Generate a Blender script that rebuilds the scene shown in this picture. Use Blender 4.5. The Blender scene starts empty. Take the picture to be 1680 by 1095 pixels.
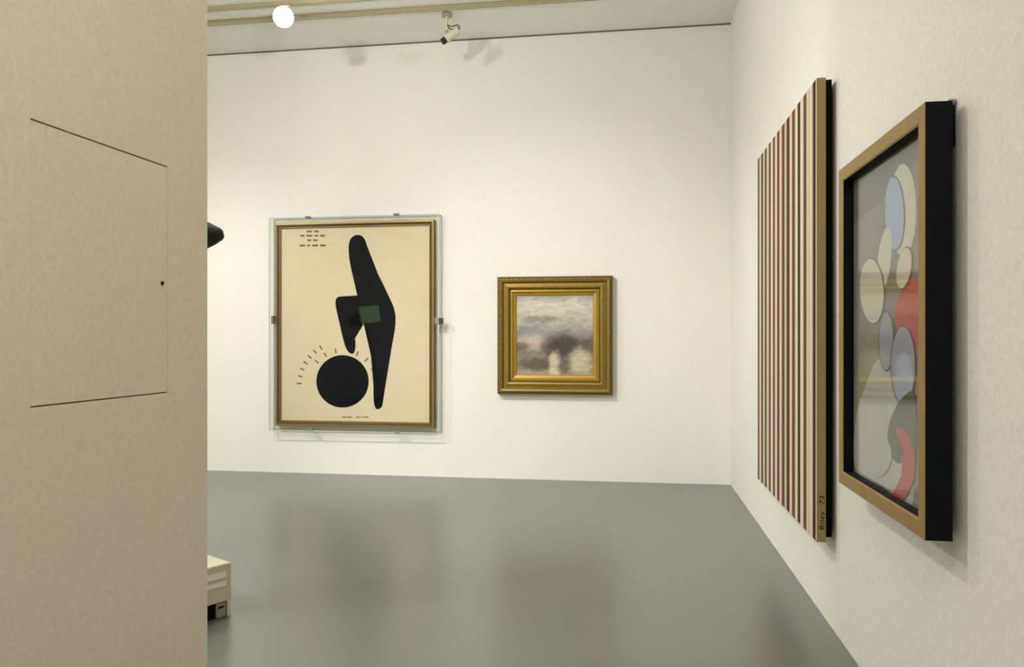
import bpy, bmesh, math, random
from mathutils import Vector, Matrix
S = bpy.context.scene
C = bpy.context.collection
PI = math.pi

# ------------------------------------------------------------ camera
F_PX = 1249.0; CX = 840.0; HZ = 557.0; CAMH = 1.42; TH = math.radians(8.65)
cd = bpy.data.cameras.new('camera'); cam = bpy.data.objects.new('camera', cd); C.objects.link(cam)
cam.location = (0, 0, CAMH); cam.rotation_euler = (PI/2, 0, TH)
cd.sensor_width = 36; cd.lens = 36*F_PX/1680; cd.shift_y = (HZ-547.5)/1680
cd.clip_start = 0.02
S.camera = cam
S.view_settings.view_transform = 'Standard'; S.view_settings.look = 'None'
S.view_settings.gamma = 1; S.view_settings.use_curve_mapping = False
S.view_settings.exposure = 0.1

# ------------------------------------------------------------ world and lights
w = bpy.data.worlds.new('world'); S.world = w; w.use_nodes = True
w.node_tree.nodes['Background'].inputs[0].default_value = (1, .96, .9, 1)
w.node_tree.nodes['Background'].inputs[1].default_value = 0.05

def spot(name, loc, aim, power, ang=90, blend=.8, rad=.04, col=(1, .985, .955)):
    l = bpy.data.lights.new(name, 'SPOT'); l.energy = power; l.spot_size = math.radians(ang)
    l.spot_blend = blend; l.shadow_soft_size = rad; l.color = col
    o = bpy.data.objects.new(name, l); C.objects.link(o); o.location = loc
    o.rotation_euler = (Vector(aim)-Vector(loc)).to_track_quat('-Z', 'Y').to_euler(); return o
def area(name, loc, aim, power, sx, sy, col=(1, .95, .87)):
    l = bpy.data.lights.new(name, 'AREA'); l.shape = 'RECTANGLE'; l.size = sx; l.size_y = sy
    l.energy = power; l.color = col
    o = bpy.data.objects.new(name, l); C.objects.link(o); o.location = loc
    o.rotation_euler = (Vector(aim)-Vector(loc)).to_track_quat('-Z', 'Y').to_euler(); return o

def fill_point(name, loc, power, rad=.07, col=(1, .985, .955)):
    l = bpy.data.lights.new(name, 'POINT'); l.energy = power; l.shadow_soft_size = rad; l.color = col
    o = bpy.data.objects.new(name, l); C.objects.link(o); o.location = loc; return o
spot('spot_back_centre', (-2.6, 3.7, 4.38), (-.3, 7.6, .3), 360, 72, 1)
spot('spot_back_left', (-5.0, 4.0, 4.38), (-3.3, 7.6, .4), 75, 84, 1)
spot('fill_back_far_left', (-5.2, 3.8, 4.38), (-4.0, 7.6, .3), 400, 66, 1)  # unseen spot added to brighten the lower left of the back wall
spot('spot_right', (-2.3, 3.1, 4.40), (1.0, 4.0, .6), 125, 76, 1, .03)
spot('spot_floor', (-4.9, 3.66, 4.40), (-1.2, 4.6, .3), 205, 80, .6, .05)
fill_point('fill_room_left', (-4.2, 1.4, 4.0), 255, .2)  # these unseen points are added as fill for walls, ceiling and partition
fill_point('fill_room_centre', (-.5, -.2, 4.1), 80)
fill_point('fill_room_back', (-2.0, 4.9, 3.95), 56)

# ------------------------------------------------------------ helpers
def srgb(r, g, b):
    f = lambda c: (c/255)/12.92 if c/255 <= .04045 else ((c/255+.055)/1.055)**2.4
    return (f(r), f(g), f(b), 1)
def mat(name, rgb, rough=.8, metal=0, spec=.3, var=0, scale=40, bump=0, bscale=300, stretch=(1, 1, 1)):
    m = bpy.data.materials.new(name); m.use_nodes = True; N = m.node_tree.nodes; L = m.node_tree.links
    b = N['Principled BSDF']; c = srgb(*rgb)
    b.inputs['Base Color'].default_value = c; b.inputs['Roughness'].default_value = rough
    b.inputs['Metallic'].default_value = metal; b.inputs['Specular IOR Level'].default_value = spec
    tc = N.new('ShaderNodeTexCoord'); mp = N.new('ShaderNodeMapping'); mp.inputs['Scale'].default_value = stretch
    L.new(tc.outputs['Object'], mp.inputs['Vector'])
    if var:
        n = N.new('ShaderNodeTexNoise'); n.inputs['Scale'].default_value = scale; n.inputs['Detail'].default_value = 5
        L.new(mp.outputs[0], n.inputs['Vector'])
        r = N.new('ShaderNodeMix'); r.data_type = 'RGBA'
        r.inputs[6].default_value = tuple(x*(1-var) for x in c[:3])+(1,)
        r.inputs[7].default_value = tuple(min(1, x*(1+var)) for x in c[:3])+(1,)
        L.new(n.outputs['Fac'], r.inputs[0]); L.new(r.outputs[2], b.inputs['Base Color'])
    if bump:
        n2 = N.new('ShaderNodeTexNoise'); n2.inputs['Scale'].default_value = bscale; n2.inputs['Detail'].default_value = 3
        L.new(mp.outputs[0], n2.inputs['Vector'])
        bp = N.new('ShaderNodeBump'); bp.inputs['Strength'].default_value = bump; bp.inputs['Distance'].default_value = .002
        L.new(n2.outputs['Fac'], bp.inputs['Height']); L.new(bp.outputs[0], b.inputs['Normal'])
    return m

def emat(name, col, s):
    m = bpy.data.materials.new(name); m.use_nodes = True; N = m.node_tree.nodes
    b = N['Principled BSDF']; b.inputs['Emission Color'].default_value = col; b.inputs['Emission Strength'].default_value = s
    b.inputs['Base Color'].default_value = col
    return m
def clear_mat(name, tint, ior=1.45, rough=.02, gain=1.0):
    m = bpy.data.materials.new(name); m.use_nodes = True; N = m.node_tree.nodes; L = m.node_tree.links
    N.remove(N['Principled BSDF']); out = N['Material Output']
    t = N.new('ShaderNodeBsdfTransparent'); t.inputs[0].default_value = tint
    g = N.new('ShaderNodeBsdfGlossy'); g.inputs['Roughness'].default_value = rough
    g.inputs['Color'].default_value = (gain, gain, gain, 1)
    f = N.new('ShaderNodeFresnel')
    # same reflectance from both sides of the sheet
    gm = N.new('ShaderNodeNewGeometry'); mi = N.new('ShaderNodeMix'); mi.inputs[2].default_value = ior; mi.inputs[3].default_value = 1/ior
    L.new(gm.outputs['Backfacing'], mi.inputs[0]); L.new(mi.outputs[0], f.inputs['IOR'])
    x = N.new('ShaderNodeMixShader'); L.new(f.outputs[0], x.inputs[0]); L.new(t.outputs[0], x.inputs[1]); L.new(g.outputs[0], x.inputs[2])
    L.new(x.outputs[0], out.inputs[0]); return m

def obj(name, bm, mats, parent=None, smooth=False, label=None):
    if parent is not None:
        bmesh.ops.translate(bm, verts=bm.verts, vec=-Vector(parent['_w']))
    bmesh.ops.recalc_face_normals(bm, faces=bm.faces) if not getattr(bm, '_keep', False) else None
    me = bpy.data.meshes.new(name); bm.to_mesh(me); bm.free()
    for m in (mats if isinstance(mats, (list, tuple)) else [mats]): me.materials.append(m)
    if smooth:
        for p in me.polygons: p.use_smooth = True
    o = bpy.data.objects.new(name, me); C.objects.link(o)
    if parent is not None:
        base = Vector(parent['_w'])
        if parent.type == 'MESH': base = Vector(parent['_w'])
        o.parent = parent
    o['_w'] = tuple(parent['_w']) if parent is not None else (0, 0, 0)
    if label: o['label'] = label
    return o
def thing(name, label, cat, loc, group=None):
    o = bpy.data.objects.new(name, None); C.objects.link(o); o.location = loc
    o['label'] = label; o['category'] = cat; o['_w'] = tuple(loc)
    o.empty_display_size = .1
    if group: o['group'] = group
    return o
def box(bm, x0, x1, y0, y1, z0, z1, mi=0, bev=0):
    r = bmesh.ops.create_cube(bm, size=1)
    for v in r['verts']:
        v.co = Vector(((x0+x1)/2+v.co.x*(x1-x0), (y0+y1)/2+v.co.y*(y1-y0), (z0+z1)/2+v.co.z*(z1-z0)))
    fs = {f for v in r['verts'] for f in v.link_faces}
    for f in fs: f.material_index = mi
    if bev:
        es = list({e for v in r['verts'] for e in v.link_edges})
        bmesh.ops.bevel(bm, geom=es, offset=bev, segments=2, affect='EDGES', profile=.5)
def tube(bm, pts, rads, seg=16, cap=True, mi=0, squash=None):
    """lofted tube through world points with a radius at each"""
    P = [Vector(p) for p in pts]
    if not isinstance(rads, (list, tuple)): rads = [rads]*len(P)
    rings = []
    t0 = (P[1]-P[0]).normalized(); ref = Vector((0, 0, 1)) if abs(t0.z) < .9 else Vector((1, 0, 0))
    n = (ref-t0*ref.dot(t0)).normalized()
    for i, p in enumerate(P):
        a = P[max(0, i-1)]; b = P[min(len(P)-1, i+1)]; t = (b-a).normalized()
        n = (n-t*n.dot(t)).normalized(); s = t.cross(n)
        rings.append([bm.verts.new(p+(n*math.cos(k*2*PI/seg)+s*math.sin(k*2*PI/seg))*rads[i]) for k in range(seg)])
    for i in range(len(rings)-1):
        for k in range(seg):
            f = bm.faces.new((rings[i][k], rings[i][(k+1) % seg], rings[i+1][(k+1) % seg], rings[i+1][k])); f.material_index = mi
    if cap:
        bm.faces.new(rings[0]).material_index = mi; bm.faces.new(rings[-1]).material_index = mi
def catmull(pts, n=8, closed=True):
    out = []; m = len(pts)
    for i in range(m if closed else m-1):
        g = lambda k: Vector(pts[k % m]) if closed else Vector(pts[max(0, min(m-1, k))])
        a, b, c, d = g(i-1), g(i), g(i+1), g(i+2)
        for j in range(n):
            t = j/n
            out.append(.5*((2*b)+(c-a)*t+(2*a-5*b+4*c-d)*t*t+(3*b-3*c+d-a)*t**3))
    if not closed: out.append(Vector(pts[-1]))
    return out
# direction helpers: the room's frame seen from the lens position (used to take sizes off the photograph)
def ray(px, py):
    a = (px-CX)/F_PX; c, s = math.cos(TH), math.sin(TH)
    return Vector((a*c-s, a*s+c, (HZ-py)/F_PX))
O = Vector((0, 0, CAMH))
def onY(px, py, Y): r = ray(px, py); return O+r*(Y/r.y)
def onX(px, py, X): r = ray(px, py); return O+r*(X/r.x)
def lt(lat, t, z): c, s = math.cos(TH), math.sin(TH); return Vector((lat*c-t*s, lat*s+t*c, z))

# ------------------------------------------------------------ room dimensions
XR = .992; YB = 7.656; H = 4.503; XL = -6.6; YF = -3.2

# wall paint, with faint reddish fixture shadows painted in near the top of the back wall
def wall_mat(name, rgb, shadow_tints=()):
    m = mat(name, rgb, .9, 0, .15, .035, 1.6, .6, 90, (1, 1, .35))
    N = m.node_tree.nodes; L = m.node_tree.links; b = N['Principled BSDF']
    src = b.inputs['Base Color'].links[0].from_socket
    tc = [n for n in N if n.type == 'TEX_COORD'][0]
    # fine speckle of the paint
    fn = N.new('ShaderNodeTexNoise'); fn.inputs['Scale'].default_value = 70; fn.inputs['Detail'].default_value = 6
    L.new(tc.outputs['Object'], fn.inputs['Vector'])
    mr = N.new('ShaderNodeMapRange'); mr.inputs[1].default_value = .3; mr.inputs[2].default_value = .7
    mr.inputs[3].default_value = .92; mr.inputs[4].default_value = 1.05; L.new(fn.outputs['Fac'], mr.inputs[0])
    mu = N.new('ShaderNodeMix'); mu.data_type = 'RGBA'; mu.blend_type = 'MULTIPLY'; mu.inputs[0].default_value = 1
    L.new(src, mu.inputs[6]); L.new(mr.outputs[0], mu.inputs[7]); src = mu.outputs[2]
    for (c, rx, rz, amt, col) in shadow_tints:
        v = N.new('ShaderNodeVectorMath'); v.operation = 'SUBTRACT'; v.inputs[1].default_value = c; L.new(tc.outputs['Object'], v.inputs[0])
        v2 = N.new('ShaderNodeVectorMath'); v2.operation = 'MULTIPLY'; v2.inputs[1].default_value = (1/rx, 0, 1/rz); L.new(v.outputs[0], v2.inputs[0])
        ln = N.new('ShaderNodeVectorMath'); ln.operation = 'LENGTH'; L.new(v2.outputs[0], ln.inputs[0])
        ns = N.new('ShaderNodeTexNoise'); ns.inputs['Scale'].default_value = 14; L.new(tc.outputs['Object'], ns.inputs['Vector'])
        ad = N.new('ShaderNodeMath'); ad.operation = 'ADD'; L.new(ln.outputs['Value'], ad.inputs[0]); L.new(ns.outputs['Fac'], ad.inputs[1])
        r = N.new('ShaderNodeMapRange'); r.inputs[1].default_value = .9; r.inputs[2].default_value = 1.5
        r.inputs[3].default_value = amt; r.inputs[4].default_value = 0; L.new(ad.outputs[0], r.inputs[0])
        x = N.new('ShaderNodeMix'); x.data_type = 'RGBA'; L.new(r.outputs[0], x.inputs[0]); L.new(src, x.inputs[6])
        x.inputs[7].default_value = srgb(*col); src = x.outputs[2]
    L.new(src, b.inputs['Base Color']); return m
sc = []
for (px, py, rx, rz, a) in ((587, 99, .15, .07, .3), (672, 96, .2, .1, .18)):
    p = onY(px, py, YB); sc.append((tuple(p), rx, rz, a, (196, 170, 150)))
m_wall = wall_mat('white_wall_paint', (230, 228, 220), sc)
m_wall2 = wall_mat('warm_partition_paint', (230, 219, 200))
m_ceil = wall_mat('ceiling_paint', (244, 244, 238))
m_gap = mat('shadow_gap_grey', (112, 106, 96), .9)

# floor: grey-green sealed screed, softly glossy
m_floor = mat('grey_sealed_floor', (98, 101, 95), .3, 0, 1, .05, 2.2, .12, 40, (.35, 2.2, 1))
m_floor.node_tree.nodes['Principled BSDF'].inputs['IOR'].default_value = 1.75
def struct(name, bm, m):
    o = obj(name, bm, m); o['kind'] = 'structure'; return o
T = .25
bm = bmesh.new(); box(bm, XL-T, XR+T, YF-T, YB+T, -.2, 0); struct('floor', bm, m_floor)
bm = bmesh.new(); box(bm, XL-T, XR+T, YF-T, YB+T, H, H+.2); struct('ceiling', bm, m_ceil)
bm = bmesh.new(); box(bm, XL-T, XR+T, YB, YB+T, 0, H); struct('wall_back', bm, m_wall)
bm = bmesh.new(); box(bm, XR, XR+T, YF, YB, 0, H); struct('wall_right', bm, m_wall)
bm = bmesh.new(); box(bm, XL-T, XL, YF, YB, 0, H); struct('wall_left', bm, m_wall)
bm = bmesh.new(); box(bm, XL-T, XR+T, YF-T, YF, 0, H); struct('wall_front', bm, m_wall)
bm = bmesh.new(); box(bm, XL, XR, YB-.006, YB, H-.014, H); struct('shadow_gap_strip_1', bm, m_gap)  # dark strip, the shade of the ceiling gap is put into its colour

# partition on the left with a rectangular recess for the access panel
E = Vector((-1.529, 2.6, 0)); D = Vector((-.0373, -.9993, 0)).normalized(); NN = Vector((-D.y, D.x, 0))  # normal to +x
def onPart(px, py):
    r = ray(px, py); k = (E-O).dot(NN)/r.dot(NN); p = O+r*k; return (p-E).dot(D), p.z
s1, _ = onPart(50, 400); s0, _ = onPart(275, 400)
_, zt1 = onPart(50, 195); _, zb1 = onPart(50, 671); _, zt0 = onPart(275, 272); _, zb0 = onPart(275, 644)
zt = (zt1+zt0)/2; zb = (zb1+zb0)/2
def PP(s, z, n): return E+D*s+NN*n+Vector((0, 0, z))
LEN = 5.6
bm = bmesh.new()
def ring(o, i, n0, n1):
    a = [bm.verts.new(PP(s, z, n0)) for s, z in o]; b = [bm.verts.new(PP(s, z, n1)) for s, z in i]
    for k in range(4): bm.faces.new((a[k], a[(k+1) % 4], b[(k+1) % 4], b[k]))
    return a, b
outer = [(0, 0), (LEN, 0), (LEN, H), (0, H)]; hole = [(s0, zb), (s1, zb), (s1, zt), (s0, zt)]
ring(outer, hole, 0, 0); a, b = ring(hole, hole, 0, -.022); bm.faces.new(b)
ring(outer, outer, 0, -.26); bm.faces.new([bm.verts.new(PP(s, z, -.26)) for s, z in outer])
bmesh.ops.remove_doubles(bm, verts=bm.verts, dist=1e-5)
struct('wall_partition', bm, m_wall2)
# access panel
t = thing('access_panel', 'flush beige access panel with a small keyhole, set in the near left wall', 'access panel', tuple(PP((s0+s1)/2, zb, -.02)))
bm = bmesh.new(); gv = .0045; gs = .0016
def pslab(bm, sa, sb, za, zc, na, nb):
    vs = [bm.verts.new(PP(s, z, n)) for n in (na, nb) for s, z in ((sa, za), (sb, za), (sb, zc), (sa, zc))]
    for q in ((0, 1, 2, 3), (4, 5, 6, 7), (0, 1, 5, 4), (1, 2, 6, 5), (2, 3, 7, 6), (3, 0, 4, 7)): bm.faces.new([vs[k] for k in q])
pslab(bm, s0+gs, s1-gs, zb+gv, zt-gv, -.022, -.001)
obj('panel_door', bm, m_wall2, t)
m_brass = mat('dull_brass', (120, 104, 72), .45, .8); m_dark = mat('dark_slot', (16, 17, 18), .9, 0, .05)
m_khaki = mat('khaki_steel', (148, 137, 108), .6, .1)
ks, kz = onPart(266, 465)
bm = bmesh.new(); tube(bm, [PP(ks, kz, -.0005), PP(ks, kz, .003)], [.0075, .0068], 20)
kl = obj('lock', bm, m_brass, t, label='small dark brass keyhole')
bm = bmesh.new(); tube(bm, [PP(ks, kz, .0025), PP(ks, kz, .0036)], [.0052, .0052], 20)
obj('keyhole', bm, m_dark, kl)

# ------------------------------------------------------------ picture frame tools
def moulding(bm, org, U, V, Nn, w_, h_, prof, mi=0, mfun=None):
    """sweep prof [(inset, height)] round a rectangle w_ x h_ whose lower-left corner is org"""
    rings = []
    for (ins, ht) in prof:
        rings.append([bm.verts.new(org+U*a+V*b+Nn*ht) for a, b in ((ins, ins), (w_-ins, ins), (w_-ins, h_-ins), (ins, h_-ins))])
    for i in range(len(rings)-1):
        for k in range(4):
            f = bm.faces.new((rings[i][k], rings[i][(k+1) % 4], rings[i+1][(k+1) % 4], rings[i+1][k]))
            f.material_index = mfun(i) if mfun else mi
def poly(bm, pts, mi, off):
    vs = [bm.verts.new(Vector(p)+off) for p in pts]
    f = bm.faces.new(vs); f.material_index = mi
    bmesh.ops.triangulate(bm, faces=[f], ngon_method='EAR_CLIP')
X_, Z_ = Vector((1, 0, 0)), Vector((0, 0, 1)); MY = Vector((0, -1, 0)); MX = Vector((-1, 0, 0)); Y_ = Vector((0, 1, 0))

# ------------------------------------------------------------ tall cream picture with black forms (back wall, left)
YFr = YB-.085
a = onY(451, 697, YFr); b = onY(712, 359, YFr)
fx0, fx1, fz0, fz1 = a.x, b.x, onY(580, 701, YFr).z, onY(580, 363, YFr).z
m_frbrown = mat('brown_wood_frame', (80, 61, 33), .55, 0, .3, .15, 30)
m_frgold = mat('worn_gold_slip', (150, 124, 56), .4, .4, .5, .15, 40)
m_cream = mat('cream_paper', (212, 199, 168), .85, 0, .2, .05, 6, .3, 160)
m_black = mat('matt_black_paint', (8, 12, 17), .85, 0, .06)
m_leaf = mat('dark_green_paint', (40, 56, 32), .8, 0, .2, .2, 30)
m_olive = mat('olive_paint', (120, 103, 66), .8, 0, .2)
t = thing('framed_picture', 'tall cream picture of black rounded shapes in a thin brown frame inside a clear case', 'picture',
          ((fx0+fx1)/2, YB, fz0))
bm = bmesh.new(); fw, fh = fx1-fx0, fz1-fz0; org = Vector((fx0, YB-.02, fz0))
moulding(bm, org, X_, Z_, MY, fw, fh, [(0, 0), (0, .055), (.004, .062), (.022, .065), (.03, .064), (.034, .058), (.048, .052), (.052, .052), (.056, .046), (.056, .028), (.056, 0), (0, 0)],
         mfun=lambda i: 1 if i in (1, 2, 6, 7) else 0)
obj('frame', bm, [m_frbrown, m_frgold], t)
YP = YB-.05
bm = bmesh.new(); box(bm, fx0+.05, fx1-.05, YP, YB-.02, fz0+.05, fz1-.05, 0)
def P1(pts, sm=False, n=8):
    q = [onY(x, y, YP) for x, y in pts]
    return catmull(q, n) if sm else q
off = MY*.0012
def circ(cx, cy, r, n=48, ry=None): return [(cx+r*math.cos(i*2*PI/n), cy+(ry or r)*math.sin(i*2*PI/n)) for i in range(n)]
# plain abstract masses: a disc, a tall tapering monolith, a block and a bar
poly(bm, P1(circ(562, 626, 43)), 1, off)
poly(bm, P1([(584, 386), (598, 392), (608, 425), (634, 478), (649, 520), (641, 580), (631, 640), (626, 668), (614, 664), (612, 600), (604, 540), (586, 480), (574, 430), (573, 398)], True, 6), 1, off*1.6)
poly(bm, P1([(551, 492), (572, 486), (612, 487), (615, 508), (584, 514), (574, 526), (583, 560), (580, 580), (568, 572), (557, 530)], True, 6), 1, off*2)
poly(bm, P1([(588, 504), (621, 501), (625, 527), (594, 532)]), 2, off*2.6)
# short olive dashes in a block and along an arc
for (yy, ws) in ((380, (9, 8)), (387, (7, 10, 6, 8)), (394.5, (6, 8)), (403, (9, 5, 10, 9))):
    x = 513-sum(ws)/2-1.6*(len(ws)-1)
    for k in ws:
        poly(bm, P1([(x, yy-1.6), (x+k, yy-1.6), (x+k, yy+1.6), (x, yy+1.6)]), 3, off); x += k+3.2
for rr, a0, a1, n in ((71, 182, 240, 7), (57, 222, 350, 8)):
    for i in range(n):
        an = math.radians(a0+(a1-a0)*i/(n-1)); ex, ey = math.cos(an), math.sin(an); cx, cy = 562+rr*ex, 632+rr*ey
        if 270 < math.degrees(an) < 292 or (rr == 57 and 262 < math.degrees(an) < 283): continue
        poly(bm, P1([(cx-ex*4-ey*-1.2, cy-ey*4+ex*-1.2), (cx+ex*4-ey*-1.2, cy+ey*4+ex*-1.2), (cx+ex*4+ey*-1.2, cy+ey*4-ex*-1.2), (cx-ex*4+ey*-1.2, cy-ey*4-ex*-1.2)]), 3, off)
for xx, ww in ((561, 7), (569, 9), (584, 8), (594, 11)):
    poly(bm, P1([(xx, 684), (xx+ww, 684), (xx+ww, 685.6), (xx, 685.6)]), 3, off)
obj('picture_sheet', bm, [m_cream, m_black, m_leaf, m_olive], t)

# clear acrylic cover in front of it, with clips
m_acr = clear_mat('clear_acrylic', (.985, .99, .98, 1), 1.28, .03, .6)
m_edge = mat('acrylic_edge_green_grey', (186, 192, 176), .35, 0, .5)
m_clip = mat('brown_metal_clip', (112, 96, 70), .5, .3); m_clipg = mat('grey_metal_clip', (136, 138, 128), .45, .4); m_clipd = mat('dark_metal_clip', (62, 62, 54), .5, .3)
YC = YB-.12
cx0 = onY(441, 500, YC).x; cx1 = onY(720, 500, YC).x; cz0 = onY(580, 709, YC).z; cz1 = onY(580, 354, YC).z
t = thing('acrylic_cover', 'clear acrylic box cover with small clips over the tall cream picture', 'display case', ((cx0+cx1)/2, YB, cz0))
bm = bmesh.new(); e = .005
box(bm, cx0+e, cx1-e, YC, YC+.004, cz0+e, cz1-e); obj('front_sheet', bm, m_acr, t)
bm = bmesh.new()
for (xa, xb, za, zc) in ((cx0, cx0+.003, cz0, cz1), (cx1-.003, cx1, cz0, cz1), (cx0+.003, cx1-.003, cz0, cz0+.003), (cx0+.003, cx1-.003, cz1-.003, cz1)):
    box(bm, xa, xb, YC+.004, YB-.003, za, zc)
obj('side_sheets', bm, m_acr, t)
bm = bmesh.new()
def rim(y0, y1, q):
    box(bm, cx0, cx0+q, y0, y1, cz0, cz1); box(bm, cx1-q, cx1, y0, y1, cz0, cz1)
    box(bm, cx0+q, cx1-q, y0, y1, cz0, cz0+q); box(bm, cx0+q, cx1-q, y0, y1, cz1-q, cz1)
rim(YC-.001, YC+.006, .007); obj('front_edge', bm, m_edge, t)
bm = bmesh.new(); rim(YB-.008, YB-.003, .006); obj('back_flange', bm, m_edge, t)
def clipb(px, py, wpx, hpx, m, y0=YC-.006, lab=None):
    p = onY(px, py, YC); s = (YC/ray(px, py).y)/F_PX; bm = bmesh.new()
    box(bm, p.x-wpx*s/2, p.x+wpx*s/2, y0, YC+.03, p.z-hpx*s/2, p.z+hpx*s/2, 0, .002); return obj('clip', bm, m, t, label=lab)
clipb(505, 356.5, 9, 3, m_clip); clipb(650, 352, 9, 3, m_clip); clipb(508, 705, 10, 3, m_clipg); clipb(652, 709, 10, 3, m_clipg)
clipb(447.5, 525, 4.5, 13, m_clip); k = clipb(717, 527, 7, 11, m_clipg, lab='grey metal side clip'); clipb(723.5, 527, 6, 10, m_clipd, lab='dark half of the side clip')

# ------------------------------------------------------------ gilt framed seascape (back wall, centre)
YT = YB-.095
gx0 = onY(815, 550, YT).x; gx1 = onY(1005, 550, YT).x; gz0 = onY(910, 648, YT).z; gz1 = onY(910, 453, YT).z
gw, gh = gx1-gx0, gz1-gz0
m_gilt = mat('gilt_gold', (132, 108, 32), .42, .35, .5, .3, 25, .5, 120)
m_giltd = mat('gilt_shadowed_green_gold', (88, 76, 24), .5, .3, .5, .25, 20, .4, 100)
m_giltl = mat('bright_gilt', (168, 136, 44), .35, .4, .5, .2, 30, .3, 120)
t = thing('framed_painting', 'small square misty seascape painting in a carved gold frame', 'painting', ((gx0+gx1)/2, YB, gz0))
bm = bmesh.new(); org = Vector((gx0, YB-.006, gz0))
pr = [(0, 0), (0, .05), (.008, .075), (.022, .088), (.036, .09), (.05, .084), (.058, .07), (.07, .066), (.086, .072), (.104, .078), (.12, .072), (.128, .056), (.134, .05), (.15, .056), (.158, .05), (.162, .042), (.188, .034), (.194, .026), (.194, 0), (0, 0)]
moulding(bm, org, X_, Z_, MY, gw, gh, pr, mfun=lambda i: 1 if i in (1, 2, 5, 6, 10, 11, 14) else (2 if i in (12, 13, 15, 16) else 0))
# carved rope along the outer ridge
def rope(ins, ht, step, ra, rb, mi):
    for side in range(4):
        L_ = (gw if side % 2 == 0 else gh)-2*ins; n = int(L_/step)
        for i in range(n):
            q = ins+(i+.5)*L_/n
            c = {0: (q, ins), 1: (gw-ins, q), 2: (q, gh-ins), 3: (ins, q)}[side]
            r = bmesh.ops.create_icosphere(bm, subdivisions=1, radius=1)
            ang = {0: .6, 1: .6+PI/2, 2: .6, 3: .6+PI/2}[side]
            for v in r['verts']:
                a_, b_, c_ = v.co.x*ra, v.co.y*rb, v.co.z*rb
                u = a_*math.cos(ang)-b_*math.sin(ang); w2 = a_*math.sin(ang)+b_*math.cos(ang)
                v.co = org+X_*(c[0]+u)+Z_*(c[1]+w2)+MY*(ht+c_)
            for f in {f for v in r['verts'] for f in v.link_faces}: f.material_index = mi
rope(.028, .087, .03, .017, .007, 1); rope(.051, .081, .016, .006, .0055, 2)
# worn unreadable nicks along the lower slip
random.seed(4); x = .2
while x < gw-.2:
    wdt = random.uniform(.004, .012); hh = random.uniform(.006, .012)
    box(bm, gx0+x, gx0+x+wdt*.45, YB-.006-.0395, YB-.006-.036, gz0+.172-hh/2, gz0+.172+hh/2, 3); x += wdt+random.choice((.004, .006, .02))
obj('frame', bm, [m_gilt, m_giltd, m_giltl, m_olive], t)
# sky-and-water picture, procedural, soft
pm = bpy.data.materials.new('misty_sea_oil'); pm.use_nodes = True; N = pm.node_tree.nodes; L = pm.node_tree.links
bs = N['Principled BSDF']; bs.inputs['Roughness'].default_value = .55; bs.inputs['Specular IOR Level'].default_value = .3
px0, px1, pz0, pz1 = gx0+.19, gx1-.19, gz0+.19, gz1-.19
tc = N.new('ShaderNodeTexCoord')
mp = N.new('ShaderNodeMapping'); mp.vector_type = 'POINT'
# mesh coordinates are relative to the thing, so build 0..1 across the canvas
cxr, czr = (gx0+gx1)/2, gz0
mp.inputs['Location'].default_value = (-(px0-cxr)/(px1-px0), 0, -(pz0-czr)/(pz1-pz0))
mp.inputs['Scale'].default_value = (1/(px1-px0), 0, 1/(pz1-pz0)); L.new(tc.outputs['Object'], mp.inputs[0])
def noise(sc_, det, st, seed=0):
    m2 = N.new('ShaderNodeMapping'); m2.inputs['Scale'].default_value = st; m2.inputs['Location'].default_value = (seed, seed, 0); L.new(mp.outputs[0], m2.inputs[0])
    n = N.new('ShaderNodeTexNoise'); n.inputs['Scale'].default_value = sc_; n.inputs['Detail'].default_value = det; n.inputs['Roughness'].default_value = .6; n.inputs['Distortion'].default_value = .6
    L.new(m2.outputs[0], n.inputs['Vector']); return n.outputs['Fac']
def ramp(fac, stops):
    r = N.new('ShaderNodeValToRGB'); r.color_ramp.elements[0].position = stops[0][0]; r.color_ramp.elements[0].color = stops[0][1]
    r.color_ramp.elements[1].position = stops[-1][0]; r.color_ramp.elements[1].color = stops[-1][1]
    for p, c in stops[1:-1]: e_ = r.color_ramp.elements.new(p); e_.color = c
    L.new(fac, r.inputs[0]); return r.outputs[0]
def mth(op, a_, b_=None):
    n = N.new('ShaderNodeMath'); n.operation = op
    for i, v in enumerate((a_, b_)):
        if v is None: continue
        if isinstance(v, (int, float)): n.inputs[i].default_value = v
        else: L.new(v, n.inputs[i])
    return n.outputs[0]
sx = N.new('ShaderNodeSeparateXYZ'); L.new(mp.outputs[0], sx.inputs[0]); U_, V_ = sx.outputs[0], sx.outputs[2]
vv = mth('ADD', V_, mth('MULTIPLY', mth('SUBTRACT', noise(3, 4, (1, 1, 2)), .5), .35))
base = ramp(vv, [(0, srgb(160, 152, 128)), (.15, srgb(140, 133, 112)), (.32, srgb(126, 116, 106)), (.42, srgb(118, 110, 104)), (.55, srgb(156, 152, 148)), (.72, srgb(186, 180, 166)), (.9, srgb(196, 190, 172)), (1, srgb(150, 150, 148))])
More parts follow.
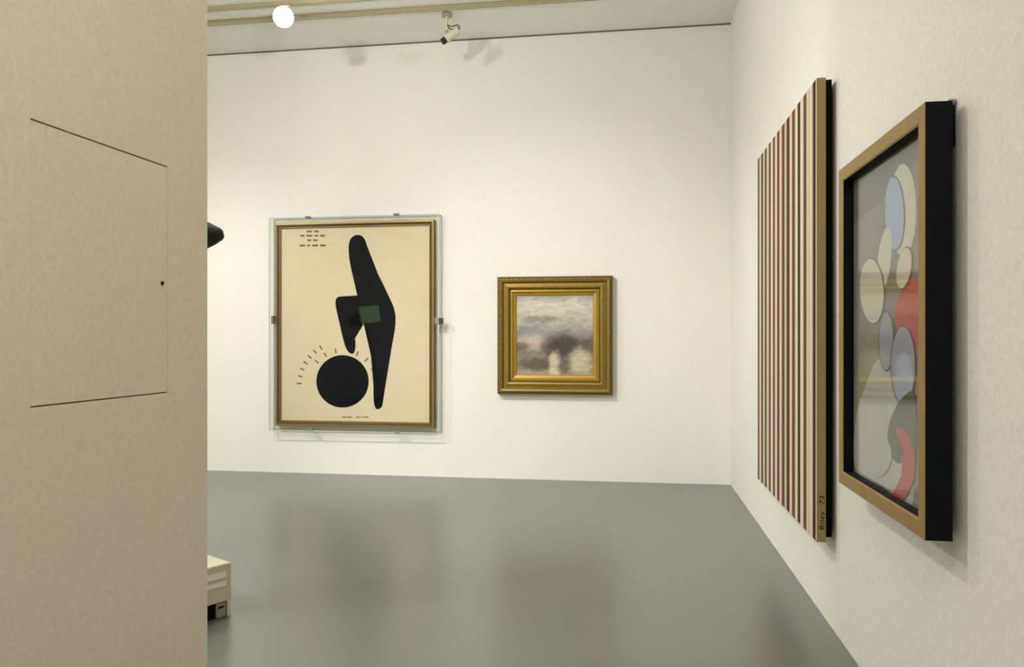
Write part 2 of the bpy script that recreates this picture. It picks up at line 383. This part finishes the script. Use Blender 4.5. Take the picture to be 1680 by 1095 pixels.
def blob(cur, cx, cz, rx, rz, col, amt, wob=.5, nsc=6, seed=0, soft=.5):
    dx = mth('DIVIDE', mth('SUBTRACT', U_, cx), rx); dz = mth('DIVIDE', mth('SUBTRACT', V_, cz), rz)
    d = mth('SQRT', mth('ADD', mth('MULTIPLY', dx, dx), mth('MULTIPLY', dz, dz)))
    d = mth('ADD', d, mth('MULTIPLY', mth('SUBTRACT', noise(nsc, 4, (1, 1, 1), seed), .5), wob*2))
    r = N.new('ShaderNodeMapRange'); r.interpolation_type = 'SMOOTHSTEP'; r.inputs[1].default_value = 1-soft; r.inputs[2].default_value = 1+soft*.6
    r.inputs[3].default_value = amt; r.inputs[4].default_value = 0; L.new(d, r.inputs[0])
    x = N.new('ShaderNodeMix'); x.data_type = 'RGBA'; L.new(r.outputs[0], x.inputs[0]); L.new(cur, x.inputs[6]); x.inputs[7].default_value = srgb(*col); return x.outputs[2]
c_ = base
for a_ in ((.13, .5, .26, .16, (138, 138, 140), .7), (.2, .42, .2, .1, (196, 178, 156), .8), (.62, .36, .28, .17, (66, 60, 54), .9, .4, 7, 3),
           (.06, .37, .12, .05, (100, 90, 80), .8), (.95, .38, .12, .1, (98, 88, 82), .8), (.25, .14, .26, .09, (84, 80, 62), .85, .6, 9, 2),
           (.3, .7, .26, .05, (124, 112, 98), .6, .8, 5, 5), (.83, .18, .15, .16, (196, 186, 156), .85, .6, 8, 6), (.5, .1, .08, .2, (206, 192, 156), .9, .5, 8, 8),
           (.62, .12, .1, .1, (96, 88, 80), .7, .6, 8, 11), (.55, .85, .4, .1, (206, 200, 182), .6, .7, 4, 12)):
    c_ = blob(c_, *a_)
mrk = N.new('ShaderNodeMapRange'); mrk.inputs[1].default_value = .3; mrk.inputs[2].default_value = .7; mrk.inputs[3].default_value = .72; mrk.inputs[4].default_value = 1.2
L.new(noise(9, 8, (1, 1, 2.2), 21), mrk.inputs[0])
mrx = N.new('ShaderNodeMix'); mrx.data_type = 'RGBA'; mrx.blend_type = 'MULTIPLY'; mrx.inputs[0].default_value = 1
L.new(c_, mrx.inputs[6]); L.new(mrk.outputs[0], mrx.inputs[7]); c_ = mrx.outputs[2]
L.new(c_, bs.inputs['Base Color'])
bn = N.new('ShaderNodeTexNoise'); bn.inputs['Scale'].default_value = 60; L.new(mp.outputs[0], bn.inputs['Vector'])
bb = N.new('ShaderNodeBump'); bb.inputs['Strength'].default_value = .3; bb.inputs['Distance'].default_value = .002; L.new(bn.outputs['Fac'], bb.inputs['Height']); L.new(bb.outputs[0], bs.inputs['Normal'])
bm = bmesh.new(); box(bm, px0-.003, px1+.003, YB-.03, YB-.008, pz0-.003, pz1+.003); obj('canvas', bm, pm, t)

# ------------------------------------------------------------ striped canvas on the right wall
XS = .90; XSb = .942; y0s, y1s, z0s, z1s = 3.848, 5.536, .443, 2.68
stripe_cols = [(222, 190, 172), (198, 136, 134), (222, 212, 176), (184, 188, 150), (222, 194, 162), (78, 72, 56), (34, 32, 32), (78, 42, 48), (92, 88, 66), (112, 98, 104)]
sm_ = [mat('stripe_paint_%s' % n, c, .8, 0, .2) for n, c in zip(('peach', 'rose', 'cream', 'pale_green', 'buff', 'dark_olive', 'black', 'maroon', 'grey_green', 'mauve'), stripe_cols)]
m_raw = mat('ochre_canvas_edge', (150, 130, 84), .85, 0, .2, .08, 12, .4, 200)
t = thing('striped_painting', 'large canvas of thin vertical stripes hanging on the right wall', 'painting', (XR, (y0s+y1s)/2, z0s))
bm = bmesh.new(); box(bm, XS+.0005, XSb, y0s, y1s, z0s, z1s, 0)
random.seed(11); NP = 12; per = (y1s-y0s-.004)/NP; y = y0s+.002
for i in range(NP):
    lights_ = [1, 3, 2, 5, 4]
    A = random.choice((1, 2, 5, 1)); B = random.choice((3, 4, 3, 5)); Dk = random.choice((6, 7, 8, 7)); Md = random.choice((9, 10, 6, 9))
    if random.random() < .5: A, B = B, A
    seq = [(A, .30), (B, .20), (Dk, .28), (Md, .22)] if i else [(5, .14), (Dk, .3), (Md, .16), (B, .25), (A, .15)]
    for (ci, wd) in seq:
        w_ = per*wd
        vs = [bm.verts.new((XS, a_, b_)) for a_, b_ in ((y, z0s), (y+w_, z0s), (y+w_, z1s), (y, z1s))]
        bm.faces.new(vs).material_index = ci; y += w_
obj('canvas', bm, [m_raw]+sm_, t)
bm = bmesh.new(); box(bm, XSb+.0005, .974, y0s+.02, y1s-.02, z0s+.02, z1s-.004); obj('shadow_backing', bm, m_black, t, label='black backing added as the dark shadow gap behind the canvas')  # black box added to draw the dark shadow gap beside the canvas edge
# wall spacers hidden behind it
for yy in (y0s+.25, y1s-.25):
    for zz in (z0s+.2, z1s-.2):
        bm = bmesh.new(); box(bm, .9745, XR-.001, yy-.03, yy+.03, zz-.03, zz+.03); obj('wall_spacer', bm, m_raw, t)
# hand signature on the near edge
fc = bpy.data.curves.new('signature_text', 'FONT'); fc.body = 'Riley  73'; fc.size = .036; fc.shear = .15; fc.space_character = 1.12; fc.extrude = .0003
fo = bpy.data.objects.new('signature_text', fc); C.objects.link(fo)
dg = bpy.context.evaluated_depsgraph_get(); me = bpy.data.meshes.new_from_object(fo.evaluated_get(dg)); bpy.data.objects.remove(fo)
bm = bmesh.new(); bm.from_mesh(me)
mx = max(v.co.x for v in bm.verts); p_lo = onY(1349, 871, y0s).z; p_hi = onY(1349, 814, y0s).z; k = (p_hi-p_lo)/mx
for v in bm.verts: v.co = Vector((XSb-.007-v.co.y*k*.78, y0s-.0006-v.co.z, p_lo+v.co.x*k))
me.materials.clear()
obj('signature', bm, m_black, t, label='black handwritten signature on the canvas edge')

# ------------------------------------------------------------ deep framed abstract on the right wall
XP = .8816; XQ = .96; ya, yb, za, zc = 2.448, 3.39, .815, 2.134
m_gold2 = mat('worn_gold_face', (150, 124, 66), .5, .25, .45, .22, 14, .3, 90)
m_blk = mat('black_frame_side', (8, 12, 17), .6, 0, .12, .2, 30, .2, 120)
t = thing('framed_painting', 'abstract painting of pale and red curves in a deep black box frame with gold front', 'painting', (XR, (ya+yb)/2, za))
bm = bmesh.new(); org = Vector((XQ, ya, za)); d_ = XQ-XP
moulding(bm, org, Y_, Z_, MX, yb-ya, zc-za, [(0, 0), (0, d_-.002), (.002, d_), (.05, d_), (.056, d_-.004), (.056, d_-.045), (.056, 0), (0, 0)], mfun=lambda i: 1 if i in (1, 2, 3) else 0)
obj('frame', bm, [m_blk, m_gold2], t)
XA = .926
g = lambda n, c: mat(n, c, .75, 0, .2, .07, 9, .25, 160)
am = [g('art_grey', (138, 133, 128)), g('art_pale', (214, 208, 190)), g('art_blue', (168, 184, 210)), g('art_red', (190, 84, 80)), g('art_dark_grey', (96, 92, 86)), g('art_light_grey', (190, 188, 182)), g('art_olive', (150, 150, 122)), g('art_brown_line', (110, 98, 86)), g('art_lilac', (168, 166, 176)), g('art_mid_grey', (118, 115, 112))]
bm = bmesh.new(); box(bm, XA, XQ, ya+.05, yb-.05, za+.05, zc-.05, 0)
li = [0]
def P2(pts, mi, sm=True, clip=True):
    q = [onX(x, y, XA) for x, y in pts]
    if sm: q = catmull(q, 8)
    for v in q:
        v.y = max(ya+.057, min(yb-.057, v.y)); v.z = max(za+.057, min(zc-.057, v.z))
    r = []
    for v in q:
        if not r or (v-r[-1]).length > 1e-4: r.append(v)
    if (r[0]-r[-1]).length < 1e-4: r.pop()
    li[0] += 1; poly(bm, r, mi, MX*(.00018*li[0]))
def ell(cx, cy, rx, ry, tilt=0, n=28):
    c, s = math.cos(tilt), math.sin(tilt)
    return [(cx+rx*math.cos(i*2*PI/n)*c-ry*math.sin(i*2*PI/n)*s, cy+rx*math.cos(i*2*PI/n)*s+ry*math.sin(i*2*PI/n)*c) for i in range(n)]
P2([(1395, 250), (1506, 190), (1506, 262), (1448, 330), (1395, 372)], 9, False)
P2([(1400, 640), (1425, 540), (1448, 520), (1440, 610), (1415, 680), (1401, 700)], 6)
P2([(1404, 770), (1404, 690), (1425, 620), (1445, 590), (1478, 640), (1472, 720), (1498, 800), (1490, 830), (1450, 800)], 5)
P2(ell(1494, 520, 26, 62, .1), 3, False)
P2([(1468, 520), (1475, 560), (1484, 600), (1470, 600), (1462, 550)], 7)
P2(ell(1482, 345, 22, 76), 1, False)
P2(ell(1469, 350, 17, 62, -.03), 7, False); P2(ell(1468, 350, 15.5, 60, -.03), 2, False)
P2(ell(1452, 425, 11, 52, .1), 1, False)
P2(ell(1432, 478, 21, 55, -.05), 7, False); P2(ell(1431, 478, 19.5, 53, -.05), 1, False)
P2(ell(1485, 440, 13, 36, .15), 7, False); P2(ell(1484, 440, 11.5, 34, .15), 1, False)
P2(ell(1455, 560, 13, 50), 7, False); P2(ell(1455, 560, 11.5, 48), 8, False)
P2(ell(1483, 600, 21, 66), 7, False); P2(ell(1483, 600, 19.5, 64), 8, False); P2(ell(1484, 620, 15, 42), 2, False)
P2([(1462, 690), (1480, 655), (1503, 650), (1503, 760), (1486, 742), (1478, 760), (1464, 750), (1458, 720)], 4)
P2(ell(1438, 745, 26, 38, -.1), 5, False)
P2([(1471, 704), (1490, 712), (1502, 750), (1500, 790), (1480, 825), (1466, 812), (1482, 780), (1484, 745)], 3)
obj('canvas', bm, am, t)
m_glass = clear_mat('picture_glass', (.97, .975, .97, 1), 1.45, .06, .6)
bm = bmesh.new(); box(bm, XA-.012, XA-.009, ya+.0565, yb-.0565, za+.0565, zc-.0565); obj('glass', bm, m_glass, t)
# black hanging plate behind the upper near corner
bm = bmesh.new(); pz1_ = onX(1561, 170, XR-.01).z; pz0_ = onX(1561, 240, XR-.01).z; py_ = onX(1563, 200, XR-.008).y
box(bm, XQ, XR-.001, py_-.004, py_+.03, pz0_, pz1_+.0, 0, .002); pl = obj('hanging_plate', bm, m_blk, t, label='black hanging plate behind the upper near corner')
bm = bmesh.new(); tube(bm, [(XR-.02, py_-.002, pz1_+.002), (XR-.001, py_-.002, pz1_+.002)], .01, 16); obj('screw', bm, m_clipg, pl)
bm = bmesh.new()
for zz in (za+.15,): box(bm, XQ, XR, yb-.3, yb-.24, zz, zz+.05)
obj('wall_spacer', bm, m_blk, t)

# ------------------------------------------------------------ ceiling tracks and lamp
m_track = mat('khaki_track_metal', (160, 150, 118), .5, .2); m_trackl = mat('cream_track_face', (212, 206, 182), .6)
def track(Y0, wid, label):
    t = thing('lighting_track', label, 'lighting track', ((XL+XR)/2, Y0, H-.03), 'ceiling lighting tracks')
    bm = bmesh.new(); box(bm, XL, XR-.01, Y0-wid/2, Y0+wid/2, H-.03, H)
    obj('rail', bm, m_trackl, t)
    for s in (-1, 1):
        bm = bmesh.new(); yc = Y0+s*(wid/2+.003); box(bm, XL, XR-.01, yc-.005, yc+.003, H-.034, H); obj('lip', bm, m_track, t)
YR = 6.56
track(6.86, .036, 'bare ceiling lighting track nearer the back wall, without a lamp')
track(YR, .03, 'ceiling lighting track further from the back wall, carrying the bright lamp')
lp = onY(465, 28, YR-.05)
t = thing('spotlight', 'bright white spotlight hanging from the ceiling track', 'lamp', (lp.x, YR, H-.03))
m_white = mat('white_lamp_metal', (225, 220, 205), .5)
bm = bmesh.new(); box(bm, lp.x-.04, lp.x+.04, YR-.02, YR+.02, H-.055, H-.036, 0, .004); obj('track_adapter', bm, m_white, t)
bm = bmesh.new(); tube(bm, [(lp.x, YR, H-.05), (lp.x, YR, lp.z+.02)], .009, 12); obj('stem', bm, m_white, t)
aim = (Vector((-.3, .5, 1.6))-lp).normalized()
bm = bmesh.new(); tube(bm, [lp-aim*.11, lp-aim*.10, lp-aim*.06, lp+aim*.03, lp+aim*.05], [.03, .05, .06, .092, .094], 32); hd = obj('lamp_head', bm, m_white, t, True)
bm = bmesh.new(); tube(bm, [lp+aim*.051, lp+aim*.058, lp+aim*.064], [.089, .082, .055], 32); obj('lens', bm, emat('lamp_glow', (1, .96, .86, 1), 60), hd, True, label='glowing white lens')

# ------------------------------------------------------------ security camera
YK = 7.02
m_cam = mat('pale_camera_casing', (206, 202, 182), .5); m_camd = mat('black_lens_hood', (30, 32, 34), .4); m_cable = mat('brown_cable', (112, 98, 70), .6)
k = onY(733, 22, YK)
t = thing('security_camera', 'small pale security camera hanging on a rod from the ceiling', 'camera', (k.x, YK, H))
bm = bmesh.new(); tube(bm, [(k.x, YK, H-.032), (k.x, YK, H-.028), (k.x, YK, H)], [.045, .05, .05], 24); obj('ceiling_mount', bm, mat('beige_mount', (176, 168, 140), .6), t)
bm = bmesh.new(); q = onY(732.5, 60, YK); tube(bm, [(k.x, YK, H-.02), (k.x, YK, q.z)], .0125, 16); obj('rod', bm, m_cam, t)
bm = bmesh.new(); j = onY(733.5, 53, YK); tube(bm, [j+MY*.02, j-MY*.02], .018, 16); obj('bracket_knob', bm, mat('grey_knob', (150, 148, 128), .5), t)
A_ = onY(731, 65, YK-.02); B_ = onY(751, 48, YK-.02)+Vector((0, .03, 0)); dr = (B_-A_).normalized()
bm = bmesh.new(); tube(bm, [A_, A_+dr*.008, B_-dr*.01, B_], [.034, .038, .038, .032], 24); hs = obj('housing', bm, m_cam, t)
bm = bmesh.new(); tube(bm, [A_-dr*.045, A_-dr*.04, A_+dr*.002], [.026, .03, .031], 24); obj('lens_hood', bm, m_camd, hs, label='black lens hood')
for pts in (((734, 41), (738, 47), (745, 48), (751, 46), (752.5, 50)), ((734, 41), (742, 43.5), (749, 41), (753, 43), (753, 48), (751, 51))):
    bm = bmesh.new(); cs = catmull([onY(x, y, YK-.01) for x, y in pts], 6, False); tube(bm, cs, .0065, 8); obj('cable', bm, m_cable, t, True)

# ------------------------------------------------------------ low white unit behind the partition
ang = math.radians(38.9); tC = 3.915; latC = (378-CX)/F_PX*tC
BU = Vector((-math.sin(ang), -math.cos(ang))); BN = Vector((-math.cos(ang), math.sin(ang)))   # (lateral, depth): along the face leftwards, and into the box
def BP(u, n, z): v = Vector((latC, tC))+BU*u+BN*n; return lt(v.x, v.y, z)
def bbox(bm, u0, u1, n0, n1, z0, z1, mi=0, bev=0):
    r = bmesh.ops.create_cube(bm, size=1)
    for v in r['verts']: v.co = BP((u0+u1)/2+v.co.x*(u1-u0), (n0+n1)/2+v.co.y*(n1-n0), (z0+z1)/2+v.co.z*(z1-z0))
    if bev:
        bmesh.ops.bevel(bm, geom=list({e for v in r['verts'] for e in v.link_edges}), offset=bev, segments=2, affect='EDGES', profile=.5)
m_unit = mat('off_white_casing', (202, 196, 176), .5, 0, .4); m_unitl = mat('pale_louvre', (232, 230, 212), .4); m_plate = mat('khaki_plate', (150, 142, 118), .6)
t = thing('ventilation_unit', 'low off-white box unit on the floor, half hidden by the near left wall', 'floor unit', tuple(BP(.25, .2, 0)))
bm = bmesh.new(); bbox(bm, 0, .5, 0, .4, .085, .27, 0, .004); obj('casing', bm, m_unit, t)
for (z0_, z1_) in ((.205, .232), (.163, .185)):
    bm = bmesh.new(); bbox(bm, .027, .473, -.006, .002, z0_, z1_, 0, .002); obj('louvre', bm, m_unitl, t, label='pale raised louvre strip')
for u in (0, .482):
    bm = bmesh.new(); bbox(bm, u, u+.018, 0, .4, 0, .084); obj('foot', bm, m_unit, t)
bm = bmesh.new(); bbox(bm, .019, .481, .012, .38, .001, .084); obj('recess_shade', bm, m_dark, t, label='black block coloured as the dark of the recess under the casing')  # solid block, the opening's darkness is put into its colour
bm = bmesh.new(); bbox(bm, .029, .074, .001, .0115, .006, .076, 0, .002); pp = obj('socket_plate', bm, m_plate, t, label='khaki socket plate')
bm = bmesh.new(); bbox(bm, .036, .067, -.001, .003, .05, .06); obj('slot', bm, m_dark, pp)

# ------------------------------------------------------------ black sculpture whose tip looks past the partition
m_sc = mat('matt_black_bronze', (16, 18, 18), .55, 0, .3)
tip = lt((368-CX)/F_PX*4.6, 4.6, CAMH+(HZ-386)/(F_PX/4.6)); tail = lt(-2.95, 4.12, 2.0)
t = thing('abstract_sculpture', 'black pointed sculpture, only its rounded tip showing past the near left wall', 'sculpture', tuple(lt(-2.35, 4.4, 0)))
bm = bmesh.new(); ax = (tail-tip); Ls = ax.length; ax.normalize()
prof = [(0, .004), (.004, .018), (.012, .031), (.025, .042), (.045, .054), (.075, .070), (.105, .085), (.15, .105), (.25, .135), (.45, .16), (.7, .155), (.95, .12), (1.1, .08), (1.2, .04), (1.25, .01)]
sc_ = Ls/1.25
tube(bm, [tip+ax*p*(1 if p < .2 else sc_)+Vector((0, 0, -.004 if p < .02 else 0)) for p, r in prof], [r for p, r in prof], 40)
obj('body', bm, m_sc, t, True)
mid = tip+(tail-tip)*.5; fb = lt(-2.35, 4.4, 0)
bm = bmesh.new(); tube(bm, [(fb.x, fb.y, .02), (fb.x, fb.y, 1.93)], .014, 16); obj('rod', bm, m_sc, t)
bm = bmesh.new(); tube(bm, [(fb.x, fb.y, 0), (fb.x, fb.y, .02), (fb.x, fb.y, .025)], [.22, .22, .21], 40); obj('base', bm, m_sc, t)

for o in bpy.data.objects:
    if '_w' in o: del o['_w']
